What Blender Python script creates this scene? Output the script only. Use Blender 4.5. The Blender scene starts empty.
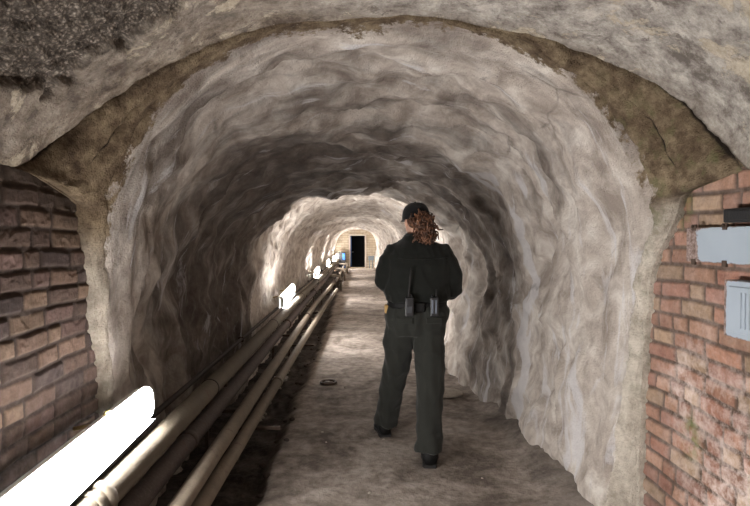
import bpy, bmesh, math, random
import numpy as np
from mathutils import Vector, Matrix, noise

random.seed(7)
S = bpy.context.scene
COL = S.collection
PI = math.pi

# ------------------------------------------------------------------ helpers
def link(name, me, mat=None, parent=None, smooth=True):
    o = bpy.data.objects.new(name, me)
    COL.objects.link(o)
    if mat:
        me.materials.append(mat)
    if smooth:
        me.polygons.foreach_set('use_smooth', [True] * len(me.polygons))
    if parent:
        o.parent = parent
    return o

def tag(o, label, cat, group=None):
    o['label'] = label; o['category'] = cat
    if group: o['group'] = group
    return o

def empty(name, loc=(0, 0, 0), rz=0.0):
    o = bpy.data.objects.new(name, None); COL.objects.link(o)
    o.location = loc; o.rotation_euler = (0, 0, rz); o.empty_display_size = .1
    return o

def structure(o):
    o['kind'] = 'structure'; return o

def copy_tree(o, parent=None):
    c = o.copy(); COL.objects.link(c); c.parent = parent
    for ch in list(o.children):
        copy_tree(ch, c)
    return c

def grid_mesh(name, P, attrs=None, flip=False, custom=None):
    """P: (rows, cols, 3) array"""
    r, c, _ = P.shape
    idx = np.arange(r * c).reshape(r, c)
    a, b, d, e = idx[:-1, :-1], idx[:-1, 1:], idx[1:, 1:], idx[1:, :-1]
    F = np.stack([a, b, d, e] if not flip else [a, e, d, b], -1).reshape(-1, 4)
    me = bpy.data.meshes.new(name)
    me.from_pydata(P.reshape(-1, 3).tolist(), [], F.tolist())
    for k, v in (attrs or {}).items():
        if v.ndim == 3:
            at = me.attributes.new(k, 'FLOAT_COLOR', 'POINT')
            at.data.foreach_set('color', np.concatenate([v, np.ones(v.shape[:2] + (1,))], -1).reshape(-1).astype('f'))
        else:
            at = me.attributes.new(k, 'FLOAT', 'POINT')
            at.data.foreach_set('value', v.reshape(-1).astype('f'))
    me.update()
    if custom is not None:
        me.polygons.foreach_set('use_smooth', [True] * len(me.polygons))
        me.normals_split_custom_set_from_vertices(custom.reshape(-1, 3).tolist())
    return me

class MB:
    """collects shapes in one bmesh"""
    def __init__(s): s.bm = bmesh.new()
    def box(s, lo, hi, bevel=0.0, M=None):
        lo, hi = Vector(lo), Vector(hi)
        r = bmesh.ops.create_cube(s.bm, size=1)
        vs = r['verts']
        for v in vs:
            v.co = Vector([lo[i] + (v.co[i] + .5) * (hi[i] - lo[i]) for i in range(3)])
        if bevel > 0:
            es = list({e for v in vs for e in v.link_edges})
            rr = bmesh.ops.bevel(s.bm, geom=es, offset=bevel, segments=2, affect='EDGES', profile=.5)
            vs = list({v for f in rr['faces'] for v in f.verts} | {v for v in vs if v.is_valid})
        if M is not None:
            bmesh.ops.transform(s.bm, matrix=M, verts=[v for v in vs if v.is_valid])
        return s
    def tube(s, pts, rad, n=16, caps=True, squash=None, wob=0.0):
        pts = [Vector(p) for p in pts]
        if not hasattr(rad, '__len__'): rad = [rad] * len(pts)
        up = None; rings = []
        for i, p in enumerate(pts):
            t = (pts[min(i + 1, len(pts) - 1)] - pts[max(i - 1, 0)]).normalized()
            if up is None:
                up = Vector((0, 0, 1)) if abs(t.z) < .9 else Vector((0, 1, 0))
            a = (up - t * up.dot(t)).normalized(); b = t.cross(a); up = a
            rr = rad[i]
            ra, rb = (rr if hasattr(rr, '__len__') else (rr, rr))
            ring = []
            for k in range(n):
                th = 2 * PI * k / n
                q = 1.0
                if wob:
                    q += wob * noise.noise(p * 9 + Vector((math.cos(th), math.sin(th), 0)) * 1.3)
                ring.append(s.bm.verts.new(p + (a * math.cos(th) * ra + b * math.sin(th) * rb) * q))
            rings.append(ring)
        for i in range(len(rings) - 1):
            for k in range(n):
                s.bm.faces.new((rings[i][k], rings[i][(k + 1) % n], rings[i + 1][(k + 1) % n], rings[i + 1][k]))
        if caps:
            s.bm.faces.new(rings[0][::-1]); s.bm.faces.new(rings[-1])
        return s
    def rings(s, lst, n=32, expo=2.0):
        """horizontal rings: (z, cx, cy, rx, ry) lofted, closed"""
        rr = []
        for (z, cx, cy, rx, ry) in lst:
            ring = []
            for k in range(n):
                th = 2 * PI * k / n
                c_, s_ = math.cos(th), math.sin(th)
                ring.append(s.bm.verts.new((cx + rx * math.copysign(abs(c_) ** (2 / expo), c_),
                                            cy + ry * math.copysign(abs(s_) ** (2 / expo), s_), z)))
            rr.append(ring)
        for i in range(len(rr) - 1):
            for k in range(n):
                s.bm.faces.new((rr[i][k], rr[i][(k + 1) % n], rr[i + 1][(k + 1) % n], rr[i + 1][k]))
        s.bm.faces.new(rr[0][::-1]); s.bm.faces.new(rr[-1])
        return s
    def ball(s, c, r, sub=3, M=None):
        q = bmesh.ops.create_icosphere(s.bm, subdivisions=sub, radius=1)
        rx, ry, rz = r if hasattr(r, '__len__') else (r, r, r)
        T = Matrix.Translation(c) @ (M or Matrix()) @ Matrix.Diagonal((rx, ry, rz, 1))
        bmesh.ops.transform(s.bm, matrix=T, verts=q['verts'])
        return s
    def prism(s, prof, y0, y1):
        """profile in xz extruded along y"""
        a = [s.bm.verts.new((x, y0, z)) for x, z in prof]
        b = [s.bm.verts.new((x, y1, z)) for x, z in prof]
        n = len(prof)
        for k in range(n):
            s.bm.faces.new((a[k], a[(k + 1) % n], b[(k + 1) % n], b[k]))
        s.bm.faces.new(a[::-1]); s.bm.faces.new(b)
        return s
    def mesh(s, name):
        bmesh.ops.recalc_face_normals(s.bm, faces=s.bm.faces)
        me = bpy.data.meshes.new(name); s.bm.to_mesh(me); s.bm.free(); return me
    def build(s, name, mat=None, parent=None, smooth=True, autosmooth=None):
        me = s.mesh(name)
        o = link(name, me, mat, parent, smooth)
        if autosmooth:
            me.set_sharp_from_angle(angle=math.radians(autosmooth))
        return o
    def remesh(s, name, mat, parent, voxel, smooth_it=6, disp=None):
        me = s.mesh(name + '_src')
        o = bpy.data.objects.new('tmp', me); COL.objects.link(o)
        m = o.modifiers.new('r', 'REMESH'); m.mode = 'VOXEL'; m.voxel_size = voxel
        if smooth_it:
            m2 = o.modifiers.new('s', 'SMOOTH'); m2.factor = .5; m2.iterations = smooth_it
        dg = bpy.context.evaluated_depsgraph_get(); dg.update()
        out = bpy.data.meshes.new_from_object(o.evaluated_get(dg))
        bpy.data.objects.remove(o); bpy.data.meshes.remove(me)
        out.name = name
        if disp:
            ns = [v.normal.copy() for v in out.vertices]
            for v, nn in zip(out.vertices, ns):
                v.co += nn * disp(v.co)
        out.update()
        return link(name, out, mat, parent)

def sstep(a, b, x):
    t = np.clip((x - a) / (b - a), 0, 1)
    return t * t * (3 - 2 * t)

def N(p, s=1.0, off=0.0):
    return noise.noise(Vector((p[0] * s + off, p[1] * s + off * .7, p[2] * s - off)))

def narr(P, s, off=0.0, aniso=(1, 1, 1)):
    Q = P.reshape(-1, 3) * np.array(aniso) * s + np.array([off, off * .7, -off])
    nz = noise.noise
    return np.array([nz(q) for q in Q.tolist()]).reshape(P.shape[:-1])

# ------------------------------------------------------------------ materials
class NT:
    def __init__(s, name):
        s.m = bpy.data.materials.new(name); s.m.use_nodes = True
        s.t = s.m.node_tree; s.b = s.t.nodes['Principled BSDF']
        s.tc = s.t.nodes.new('ShaderNodeTexCoord')
    def n(s, t, **kw):
        nd = s.t.nodes.new(t)
        for k, v in kw.items():
            if k in nd.inputs.keys():
                s.set(nd.inputs[k], v)
            else:
                setattr(nd, k, v)
        return nd
    def set(s, inp, v):
        if isinstance(v, bpy.types.NodeSocket): s.t.links.new(v, inp)
        elif isinstance(v, tuple) and len(v) == 3 and inp.type == 'RGBA': inp.default_value = (*v, 1)
        else: inp.default_value = v
    def noise(s, scale, detail=4, rough=.55, dist=0, vec=None, col=False):
        nd = s.n('ShaderNodeTexNoise', Scale=scale, Detail=detail, Roughness=rough, Distortion=dist)
        s.set(nd.inputs['Vector'], vec or s.tc.outputs['Object'])
        return nd.outputs['Color' if col else 'Fac']
    def ramp(s, f, *stops):
        nd = s.n('ShaderNodeValToRGB'); s.set(nd.inputs['Fac'], f)
        e = nd.color_ramp.elements
        while len(e) < len(stops): e.new(.5)
        for k, (p, c) in enumerate(stops):
            e[k].position = p; e[k].color = (*c, 1) if hasattr(c, '__len__') else (c, c, c, 1)
        return nd.outputs['Color']
    def mix(s, f, a, b, mode='MIX'):
        nd = s.n('ShaderNodeMix', data_type='RGBA', blend_type=mode)
        s.set(nd.inputs[0], f); s.set(nd.inputs[6], a); s.set(nd.inputs[7], b)
        return nd.outputs[2]
    def math(s, op, a, b=0.0, c=None, clamp=False):
        nd = s.n('ShaderNodeMath', operation=op, use_clamp=clamp)
        s.set(nd.inputs[0], a); s.set(nd.inputs[1], b)
        if c is not None: s.set(nd.inputs[2], c)
        return nd.outputs[0]
    def attr(s, name, col=False):
        nd = s.n('ShaderNodeAttribute', attribute_name=name)
        return nd.outputs['Color' if col else 'Fac']
    def mapping(s, scale, rot=(0, 0, 0)):
        nd = s.n('ShaderNodeMapping'); s.set(nd.inputs[0], s.tc.outputs['Object'])
        nd.inputs['Scale'].default_value = scale; nd.inputs['Rotation'].default_value = rot
        return nd.outputs[0]
    def bump(s, h, dist=.01, strength=1.0, prev=None):
        nd = s.n('ShaderNodeBump', Distance=dist, Strength=strength, Height=h)
        if prev: s.set(nd.inputs['Normal'], prev)
        return nd.outputs[0]
    def done(s, color=None, rough=.8, normal=None, metal=0, spec=.3, **kw):
        if color is not None: s.set(s.b.inputs['Base Color'], color)
        s.set(s.b.inputs['Roughness'], rough); s.set(s.b.inputs['Metallic'], metal)
        s.set(s.b.inputs['Specular IOR Level'], spec)
        if normal: s.set(s.b.inputs['Normal'], normal)
        for k, v in kw.items(): s.set(s.b.inputs[k.replace('_', ' ')], v)
        return s.m

def simple(name, c, rough=.6, metal=0, var=.25, scale=30, bump=.0015, spec=.3):
    t = NT(name)
    f = t.noise(scale, 5)
    cc = t.mix(f, tuple(x * (1 - var) for x in c), tuple(min(1, x * (1 + var)) for x in c))
    return t.done(cc, rough, t.bump(t.noise(scale * 4, 3), bump), metal, spec)

def m_shotcrete():
    t = NT('shotcrete')
    par = t.attr('Par', True)          # (arc, depth) along the lining
    def pm(sc, rot=(0, 0, 0)):
        nd = t.n('ShaderNodeMapping'); t.set(nd.inputs[0], par)
        nd.inputs['Scale'].default_value = sc; nd.inputs['Rotation'].default_value = rot
        return nd.outputs[0]
    med = t.noise(5, 7, .62, .5)
    base = t.ramp(med, (.35, (.36, .305, .262)), (.5, (.58, .515, .455)), (.66, (.80, .75, .685)))
    # soot and damp, with painted shade: big mottles plus streaks running round the arch
    st = t.noise(1.25, 6, .6, .9)
    stk = t.noise(1.0, 7, .66, .7, pm((1.2, 3.6, 1), (0, 0, .32)))
    f = t.math('ADD', t.math('MULTIPLY', st, .5), t.math('MULTIPLY', stk, .5))
    stain_shade = t.ramp(t.math('ADD', f, t.attr('soot_shade')), (.47, 0.0), (.56, .55), (.66, 1.0))
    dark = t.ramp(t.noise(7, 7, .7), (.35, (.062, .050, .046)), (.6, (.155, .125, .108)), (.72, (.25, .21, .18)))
    c = t.mix(t.math('MULTIPLY', stain_shade, .88), base, dark)
    # lime streaks
    lm = t.noise(1.0, 8, .66, 1.0, pm((1.6, 5.5, 1), (0, 0, .45)))
    lime = t.ramp(t.math('ADD', lm, t.attr('lime')), (.590, 0.0), (.67, 1.0))
    c = t.mix(t.math('MULTIPLY', lime, .62), c, (.78, .77, .79))
    # thin dark cracks between the sprayed coats
    v = t.n('ShaderNodeTexVoronoi', feature='DISTANCE_TO_EDGE', Scale=1.7)
    wv = t.mix(.22, t.tc.outputs['Object'], t.noise(2.6, 5, .6, 0, None, True), 'ADD')
    t.set(v.inputs['Vector'], wv)
    crk = t.math('MULTIPLY', t.ramp(v.outputs['Distance'], (.0, 1.0), (.022, 0.0)), t.ramp(t.noise(2.1, 4), (.56, 0.0), (.66, 1.0)))
    c = t.mix(t.math('MULTIPLY', crk, .45), c, (.07, .055, .045))
    band = t.attr('band')
    bn = t.noise(9, 9, .74)
    brown = t.ramp(bn, (.36, (.075, .051, .033)), (.5, (.17, .125, .080)), (.66, (.33, .26, .17)))
    tan = t.ramp(bn, (.36, (.40, .35, .285)), (.58, (.72, .66, .57)))
    bc = t.mix(t.attr('crown'), tan, brown)
    bc = t.mix(t.math('MULTIPLY', t.attr('moss'), t.ramp(t.noise(14, 5), (.52, 0.), (.66, .7))), bc, (.15, .155, .07))
    nb = t.math('ADD', t.math('MULTIPLY', t.math('SUBTRACT', t.noise(5, 7, .7), .5), .8), t.math('MULTIPLY', t.math('SUBTRACT', t.noise(28, 5, .7), .5), .25))
    bm = t.ramp(t.math('ADD', band, nb), (.46, 0.), (.52, 1.))
    c = t.mix(bm, c, bc)
    gap = t.attr('gap')
    c = t.mix(t.ramp(t.math('ADD', gap, t.math('MULTIPLY', t.noise(14, 6, .7), .6)), (.74, 0.), (.92, 1.)), c, (.022, .016, .012))
    fine = t.noise(120, 4, .7)
    mid = t.noise(30, 5, .65)
    nrm = t.bump(mid, .016, .9)
    nrm = t.bump(fine, .009, .9, nrm)
    nrm = t.bump(crk, .012, -.8, nrm)
    nrm = t.bump(bm, .012, -.5, nrm)
    return t.done(c, .93, nrm, spec=.15)

def m_vault():
    t = NT('vault_cement')
    n1 = t.noise(6.5, 10, .74, .5)
    n2 = t.noise(1.6, 6, .6, .8)
    grey = t.ramp(t.noise(9, 10, .78), (.38, (.15, .13, .115)), (.5, (.37, .34, .305)), (.62, (.60, .565, .51)))
    tanc = t.ramp(t.noise(8, 10, .75), (.38, (.09, .068, .052)), (.5, (.22, .18, .143)), (.62, (.38, .33, .27)))
    c = t.mix(t.attr('tan'), grey, tanc)
    flake = t.ramp(t.math('ADD', n1, t.math('MULTIPLY', t.math('SUBTRACT', n2, .5), .7)), (.56, 0.), (.60, 1.))
    c = t.mix(t.math('MULTIPLY', flake, .75), c, t.ramp(t.noise(40, 5, .7), (.35, (.40, .33, .24)), (.65, (.64, .57, .45))))
    dk = t.ramp(t.noise(8, 10, .8, .6), (.565, 0.), (.62, 1.))
    c = t.mix(t.math('MULTIPLY', dk, .75), c, (.12, .098, .085))
    v = t.n('ShaderNodeTexVoronoi', Scale=85.0); t.set(v.inputs['Vector'], t.mapping((1, 1.0, 1)))
    agg = t.mix(t.ramp(v.outputs['Distance'], (.1, 0.), (.6, .8)), t.ramp(t.noise(38, 6, .8), (.38, (.05, .038, .03)), (.50, (.22, .18, .145)), (.62, (.50, .44, .37))), (.03, .024, .02))
    c = t.mix(t.attr('patch'), c, agg)
    c = t.mix(t.math('MULTIPLY', t.attr('gap'), t.ramp(t.noise(20, 6, .8), (.4, 0.), (.55, 1.))), c, (.025, .02, .016))
    nrm = t.bump(t.noise(18, 8, .72), .03, .9)
    nrm = t.bump(t.math('MULTIPLY', v.outputs['Distance'], t.attr('patch')), .012, -1, nrm)
    nrm = t.bump(flake, .004, .6, nrm)
    nrm = t.bump(t.noise(120, 3), .004, .6, nrm)
    return t.done(c, .9, nrm, spec=.2)

def m_floor():
    t = NT('tunnel_floor_concrete')
    a = t.noise(2.2, 7, .62, .7)
    b = t.noise(13, 7, .65)
    c = t.ramp(t.math('ADD', t.math('MULTIPLY', a, .6), t.math('MULTIPLY', b, .4)), (.40, (.12, .098, .082)), (.5, (.235, .20, .172)), (.60, (.37, .325, .285)))
    sp = t.ramp(t.noise(70, 5, .8), (.60, 0.), (.68, 1.))
    c = t.mix(t.math('MULTIPLY', sp, .5), c, (.09, .075, .062))
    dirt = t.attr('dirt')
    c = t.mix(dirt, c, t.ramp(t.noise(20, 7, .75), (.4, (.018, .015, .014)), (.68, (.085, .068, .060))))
    nrm = t.bump(t.noise(26, 6, .6), .014, .8)
    nrm = t.bump(t.noise(140, 3), .004, .7, nrm)
    return t.done(c, .9, nrm, spec=.2)

def m_brick(name):
    t = NT(name)
    c = t.attr('Col', True)
    v = t.noise(24, 7, .75)
    c = t.mix(.75, c, t.ramp(v, (.3, .30), (.5, .5), (.72, .72)), 'OVERLAY')
    wash = t.math('MULTIPLY', t.attr('wash'), t.ramp(t.noise(11, 7, .75), (.42, 0.), (.62, 1.)))
    c = t.mix(wash, c, (.66, .55, .50))
    c = t.mix(t.math('MULTIPLY', t.attr('moss'), t.ramp(t.noise(16, 5), (.4, 0.), (.6, 1.))), c, (.16, .19, .06))
    nrm = t.bump(t.noise(60, 6, .7), .007, .9)
    return t.done(c, .88, nrm, spec=.2)

def m_pipe(name, c, dust):
    t = NT(name)
    n1 = t.noise(6, 7, .7, .4)
    cc = t.mix(t.ramp(n1, (.35, 0.), (.65, 1.)), tuple(x * .78 for x in c), c)
    rust = t.ramp(t.noise(10, 8, .75), (.60, 0.), (.68, 1.))
    cc = t.mix(t.math('MULTIPLY', rust, .75), cc, (.11, .07, .055))
    # dust lies on upward surfaces of the pipe
    cc = t.mix(t.ramp(t.noise(55, 4, .8), (.5, 0.), (.7, .5)), cc, dust)
    nrm = t.bump(t.noise(70, 5, .7), .004, .8)
    return t.done(cc, .75, nrm, spec=.3)

def m_cloth(name, c, rough=.85):
    t = NT(name)
    w = t.noise(260, 2)
    cc = t.mix(t.noise(7, 4), tuple(x * .8 for x in c), tuple(x * 1.2 for x in c))
    nrm = t.bump(w, .0012, .6)
    return t.done(cc, rough, nrm, spec=.15, Sheen_Weight=.12)

M = dict(
    shot=m_shotcrete(), vault=m_vault(), floor=m_floor(),
    brick_l=m_brick('brown_brick'), brick_r=m_brick('red_brick'),
    pipe_big=m_pipe('cream_pipe_lagging', (.15, .127, .095), (.10, .082, .064)),
    pipe_dark=m_pipe('dark_lagging', (.115, .092, .085), (.22, .19, .17)),
    pipe_small=m_pipe('dusty_pipe', (.23, .19, .145), (.14, .115, .092)),
    black=simple('black_plastic', (.012, .012, .014), .42, spec=.5),
    rubber=simple('black_rubber', (.016, .015, .015), .7),
    steel=simple('dark_rusty_steel', (.085, .06, .047), .65, .5, .5),
    bright_steel=simple('worn_bright_steel', (.55, .54, .52), .35, .85, .3),
    brass=simple('yellowed_bracket', (.45, .34, .15), .5, .3),
    white_metal=simple('white_fixture_enamel', (.62, .62, .58), .5),
    cable=simple('grimy_conduit', (.06, .05, .045), .7),
    blue=simple('blue_paint', (.02, .09, .30), .5),
    leaf=simple('navy_door_paint', (.03, .05, .13), .5),
    grey=simple('grey_blue_paint', (.16, .19, .21), .55),
    dark=simple('black_paint', (.012, .012, .013), .6),
    jamb=simple('pale_stone_jamb', (.48, .42, .36), .8, bump=.004),
    jacket=m_cloth('black_green_jacket_cloth', (.0078, .0088, .0074)),
    trouser=m_cloth('olive_grey_trouser_cloth', (.0205, .0215, .0185)),
    cap=m_cloth('black_cap_cloth', (.008, .008, .009)),
    belt=simple('black_belt_leather', (.006, .006, .006), .65, spec=.2),
    tan=simple('tan_leather', (.42, .27, .10), .6),
    eye=simple('eye_white', (.7, .68, .65), .3),
    lip=simple('lips', (.42, .18, .15), .5),
    display=simple('pale_radio_keys', (.13, .15, .19), .45, spec=.4),
    keypad=simple('dim_radio_keys', (.045, .048, .055), .5, spec=.4),
    cover=simple('worn_cast_cover', (.42, .38, .33), .6, .2, .5, 40, .004),
)
def m_skin():
    t = NT('skin')
    return t.done(t.mix(t.noise(9, 4), (.50, .29, .21), (.62, .38, .28)), .5, t.bump(t.noise(200, 2), .0005), Subsurface_Weight=.08)
M['skin'] = m_skin()
def m_hair():
    t = NT('auburn_hair')
    c = t.ramp(t.noise(28, 4, .7), (.35, (.022, .011, .007)), (.52, (.085, .036, .019)), (.66, (.25, .12, .065)))
    return t.done(c, .5, spec=.45)
M['hair'] = m_hair()
def m_panel():
    t = NT('pale_blue_grey_enamel')
    n = t.noise(18, 8, .75)
    c = t.mix(t.noise(5, 4), (.26, .31, .36), (.34, .39, .44))
    r = t.ramp(t.math('ADD', t.math('MULTIPLY', n, .7), t.math('MULTIPLY', t.attr('rust'), .45)), (.55, 0.), (.60, 1.))
    c = t.mix(r, c, t.ramp(t.noise(60, 5, .8), (.4, (.10, .06, .045)), (.65, (.34, .27, .25))))
    return t.done(c, .5, t.bump(r, .002, .7), spec=.35)
M['panel'] = m_panel()
def m_lamp(name, k):
    t = NT(name)
    return t.done((.9, .9, .9), .4, Emission_Color=(1.0, .962, .935, 1), Emission_Strength=LAMP * k)
LAMP = 50.0
M['lamp'] = m_lamp('lit_diffuser', 1.0)
M['lamp_bright'] = m_lamp('lit_diffuser_boosted', 1.15)
def m_block():
    t = NT('far_block_wall')
    b = t.n('ShaderNodeTexBrick', Scale=1.0)
    mp = t.n('ShaderNodeMapping'); t.set(mp.inputs[0], t.tc.outputs['Object']); mp.inputs['Rotation'].default_value = (PI / 2, 0, 0)
    t.set(b.inputs['Vector'], mp.outputs[0])
    b.inputs['Brick Width'].default_value = .3; b.inputs['Row Height'].default_value = .12; b.inputs['Mortar Size'].default_value = .008
    t.set(b.inputs['Color1'], (.40, .33, .24)); t.set(b.inputs['Color2'], (.50, .43, .33)); t.set(b.inputs['Mortar'], (.24, .19, .14))
    c = t.mix(t.ramp(t.noise(3, 6), (.5, 0.), (.7, .6)), b.outputs['Color'], (.22, .17, .13))
    return t.done(c, .9, t.bump(b.outputs['Fac'], .006, -1.0))
M['block'] = m_block()

# ------------------------------------------------------------------ tunnel lining
CX, ZC = .10, 1.0
KEYS = [  # y, left, right, height
    (2.40, -1.13, 1.365, 2.46), (2.75, -1.14, 1.35, 2.45), (3.05, -1.20, 1.36, 2.43), (3.6, -1.24, 1.34, 2.30), (4.3, -1.25, 1.30, 2.13),
    (5.0, -1.19, 1.22, 2.02), (5.8, -1.12, 1.12, 1.93), (6.5, -1.19, 1.20, 2.08), (8.0, -1.22, 1.22, 2.17),
    (9.5, -1.18, 1.14, 2.10), (11.0, -1.11, 1.06, 1.97), (12.0, -1.09, 1.00, 1.90), (12.9, -1.17, 1.14, 2.08),
    (14.5, -1.16, 1.12, 2.10), (16.0, -1.10, 1.02, 1.98), (17.0, -1.07, .92, 1.92), (17.8, -1.14, 1.06, 2.06),
    (19.5, -1.13, 1.04, 2.07), (21.8, -1.06, .90, 1.93), (22.6, -1.13, 1.02, 2.04), (25.0, -1.10, .98, 2.02), (27.3, -1.06, .95, 1.97)]
KY = np.array(KEYS)

def smooth_interp(y, k):
    # cosine-ish interpolation between the keys
    i = np.clip(np.searchsorted(KY[:, 0], y) - 1, 0, len(KY) - 2)
    t = np.clip((y - KY[i, 0]) / (KY[i + 1, 0] - KY[i, 0]), 0, 1)
    t = .45 * t + .55 * t * t * (3 - 2 * t)
    return KY[i, k] * (1 - t) + KY[i + 1, k] * t

def section(al, y):
    """polar section: al angle about (CX, ZC); arrays broadcast"""
    L, R, H = smooth_interp(y, 1), smooth_interp(y, 2), smooth_interp(y, 3)
    c, s = np.cos(al), np.sin(al)
    a = np.where(c >= 0, R - CX, CX - L)
    b = H - ZC
    n = 2.35
    up = (np.abs(c / a) ** n + np.abs(np.maximum(s, 0) / b) ** n) ** (-1 / n)
    k = np.where(c >= 0, .13, .04)
    dn = a / (np.abs(c) + k * np.abs(s) + 1e-9)
    return np.where(s > 0, up, dn)

# outer edge of the render band, where it leaves brick walls and vault
VA, VB, VCX, VZ = 1.295, .72, .11, 1.70
def vault_pt(ph):
    c, s = math.cos(ph), math.sin(ph)
    p = .95 + .40 * float(sstep(.1, -.75, c))
    return VCX + VA * c, VZ + VB * (abs(s) ** p)
edge = [(-1.152, 2.56, -.5), (-1.152, 2.54, .4), (-1.152, 2.48, .9), (-1.152, 2.40, 1.35), (-1.155, 2.31, 1.60), (-1.165, 2.02, 1.685)]
NE = 240
for i in range(NE + 1):
    ph = PI - PI * i / NE
    x, z = vault_pt(ph)
    s = math.sin(ph)
    q = ph * 9
    y = 1.90 + .47 * s ** .7 + (.045 * noise.noise(Vector((q * .35, 3, 1))) + .022 * noise.noise(Vector((q * 1.3, 3, 1))) + .012 * noise.noise(Vector((q * 4, 7, 1)))) * min(1, s * 4)
    edge.append((x, y, z + .001))
edge += [(1.39, 2.04, 1.685), (1.378, 2.27, 1.64), (1.374, 2.50, 1.32), (1.374, 2.58, .9), (1.374, 2.60, .4), (1.374, 2.61, -.5)]
edge = np.array(edge)
NC = 380
seg = np.r_[0, np.cumsum(np.linalg.norm(np.diff(edge[:, [0, 2]], axis=0), axis=1) + 1e-6)]
uu = np.linspace(0, seg[-1], NC)
E = np.stack([np.interp(uu, seg, edge[:, k]) for k in range(3)], -1)
sidem = sstep(1.68, 1.5, E[:, 2])
E[:, 1] += sidem * (.035 * narr(E, 4.0, 2.0) + .014 * narr(E, 14.0, 5.0) + .006 * narr(E, 40.0, 5.0))
AL = np.arctan2(E[:, 2] - ZC, E[:, 0] - CX)
AL = np.where(AL < -PI / 2, AL + 2 * PI, AL)
# light smoothing of the angle so columns do not bunch
ys = [2.62]
y = 2.62
while y < 27.25:
    y += .020 + max(0, y - 3.5) * .0062
    ys.append(y)
ys = np.array(ys)
ys[-1] = 27.25
alg, yg = np.meshgrid(AL, ys)
# at the mouth the section begins where the edge lies: shift rows so each column starts at its own edge y
ystart = np.maximum(E[:, 1] + .10, 2.42) ; ystart = np.minimum(ystart, 2.80)
w = np.clip((ys - ys[0]) / 1.2, 0, 1)[:, None]
yg = ystart[None, :] * (1 - w) + yg * w + (1 - w) * (yg - ys[0])
R0 = section(alg, yg)
P = np.stack([CX + R0 * np.cos(alg), yg, ZC + R0 * np.sin(alg)], -1)
# draped folds, lumps, pits
Q = np.stack([alg * 1.15, yg * 1.5 + .8 * alg, yg * 0], -1)
f1 = narr(Q, 1.0, 3.1)
f2 = narr(P, 1.9, 11.0)
f3 = narr(P, 4.6, 5.0, (1, 1.2, 1))
f4 = narr(P, 13, 8.0)
Q2 = np.stack([alg * 2.0 + .35 * f3, yg * 2.6 - 1.1 * alg, yg * 0], -1)
f5 = narr(Q2, 1.0, 21.0)
ridge = 1 - np.abs(f5) * 2.2
near = np.clip((yg - ystart[None, :]) / .5, .12, 1)
far = np.clip(1.15 - yg * .022, .55, 1)
D = (.075 * np.abs(f1) * 1.6 + .075 * (f2) + .046 * f3 + .014 * f4 + .040 * (np.clip(ridge, -.2, 1) ** 2) - .05)
D = D * near * far
Rn = R0 - D
P = np.stack([CX + Rn * np.cos(alg), yg + .05 * f2 * near, ZC + Rn * np.sin(alg)], -1)
low = (1 - sstep(.85, 1.15, P[..., 2])) * (P[..., 0] < 0)
lim = np.maximum(P[..., 0], -1.075)
over = P[..., 0] > -1.14
P[..., 0] = np.where(over & (low > 0), P[..., 0] * (1 - low) + low * (-1.145 + .02 * f3 - .01), P[..., 0])
hi = P[..., 2] > 2.46
# band rows between edge E and first row of P
NB = 30
first = P[0]
rows = []
bandv = []
for i in range(NB):
    t = i / NB
    base = E * (1 - t) + first * t
    rad = np.stack([np.cos(AL), np.zeros_like(AL), np.sin(AL)], -1)
    # recessed joint just inside the vault edge, then a roll, then a lip to the shotcrete
    crown = sstep(1.66, 1.85, E[:, 2])
    joint = .035 * np.exp(-((t - .07) / .045) ** 2) * (.35 + .65 * crown)
    joint2 = .022 * np.exp(-((t - (.42 + .12 * np.sin(AL * 3.0))) / .03) ** 2) * crown
    roll = -.018 * math.sin(PI * min(1, t * 1.1))
    lip = .020 * np.exp(-((t - .93) / .06) ** 2)
    off = (joint + joint2 + roll + lip)
    rr = base + rad * off[:, None]
    rr += rad * (.022 * narr(rr, 6, 2.)[:, None] + .011 * narr(rr, 17, 4.)[:, None] + .004 * narr(rr, 45, 4.)[:, None]) * min(1, t * 4)
    rows.append(rr); bandv.append(1 - t * (.66 - .36 * np.exp(-((AL - PI / 2 - .12) / .95) ** 2)))
B = np.array(rows)
back = E + rad * .05
back[:, 1] += -.004
full = np.concatenate([back[None], B, P], 0)
NB += 1
nrow = full.shape[0]
crownA = np.broadcast_to(np.maximum(sstep(1.50, 1.70, E[:, 2]), np.where(E[:, 0] < 0, .35 + .65 * sstep(1.2, 1.55, E[:, 2]), 0)), (nrow, NC)).copy()
ysur = full[..., 1]
band = np.zeros((nrow, NC))
band[:NB] = np.array([bandv[0]] + bandv)
dist_in = np.linspace(0, 1, 14)
bw = .30 + 0.25 * sstep(.6, 1.25, np.abs(AL - PI / 2)) * sstep(1.9, 1.4, np.abs(AL - PI / 2)) 
for i in range(len(ys)):
    d = (P[i, :, 1] - P[0, :, 1])
    band[NB + i] = np.clip(.34 + .36 * np.exp(-((AL - PI / 2 - .12) / .95) ** 2) - d / (.55), 0, 1)
gap = np.zeros((nrow, NC))
for i in range(NB):
    t = max(0, i - 1) / (NB - 1)
    cr = sstep(1.66, 1.85, E[:, 2])
    gap[i] = (np.exp(-((t - .06) / .05) ** 2) * .95) * (.45 + .55 * cr) + np.exp(-((t - (.42 + .12 * np.sin(AL * 3.0))) / .022) ** 2) * .75 * cr
moss = np.zeros((nrow, NC))
moss[:NB] = np.exp(-((AL - .55) / .28) ** 2)[None, :] * .8 + np.exp(-((AL + .0) / .3) ** 2)[None, :] * .5
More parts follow.
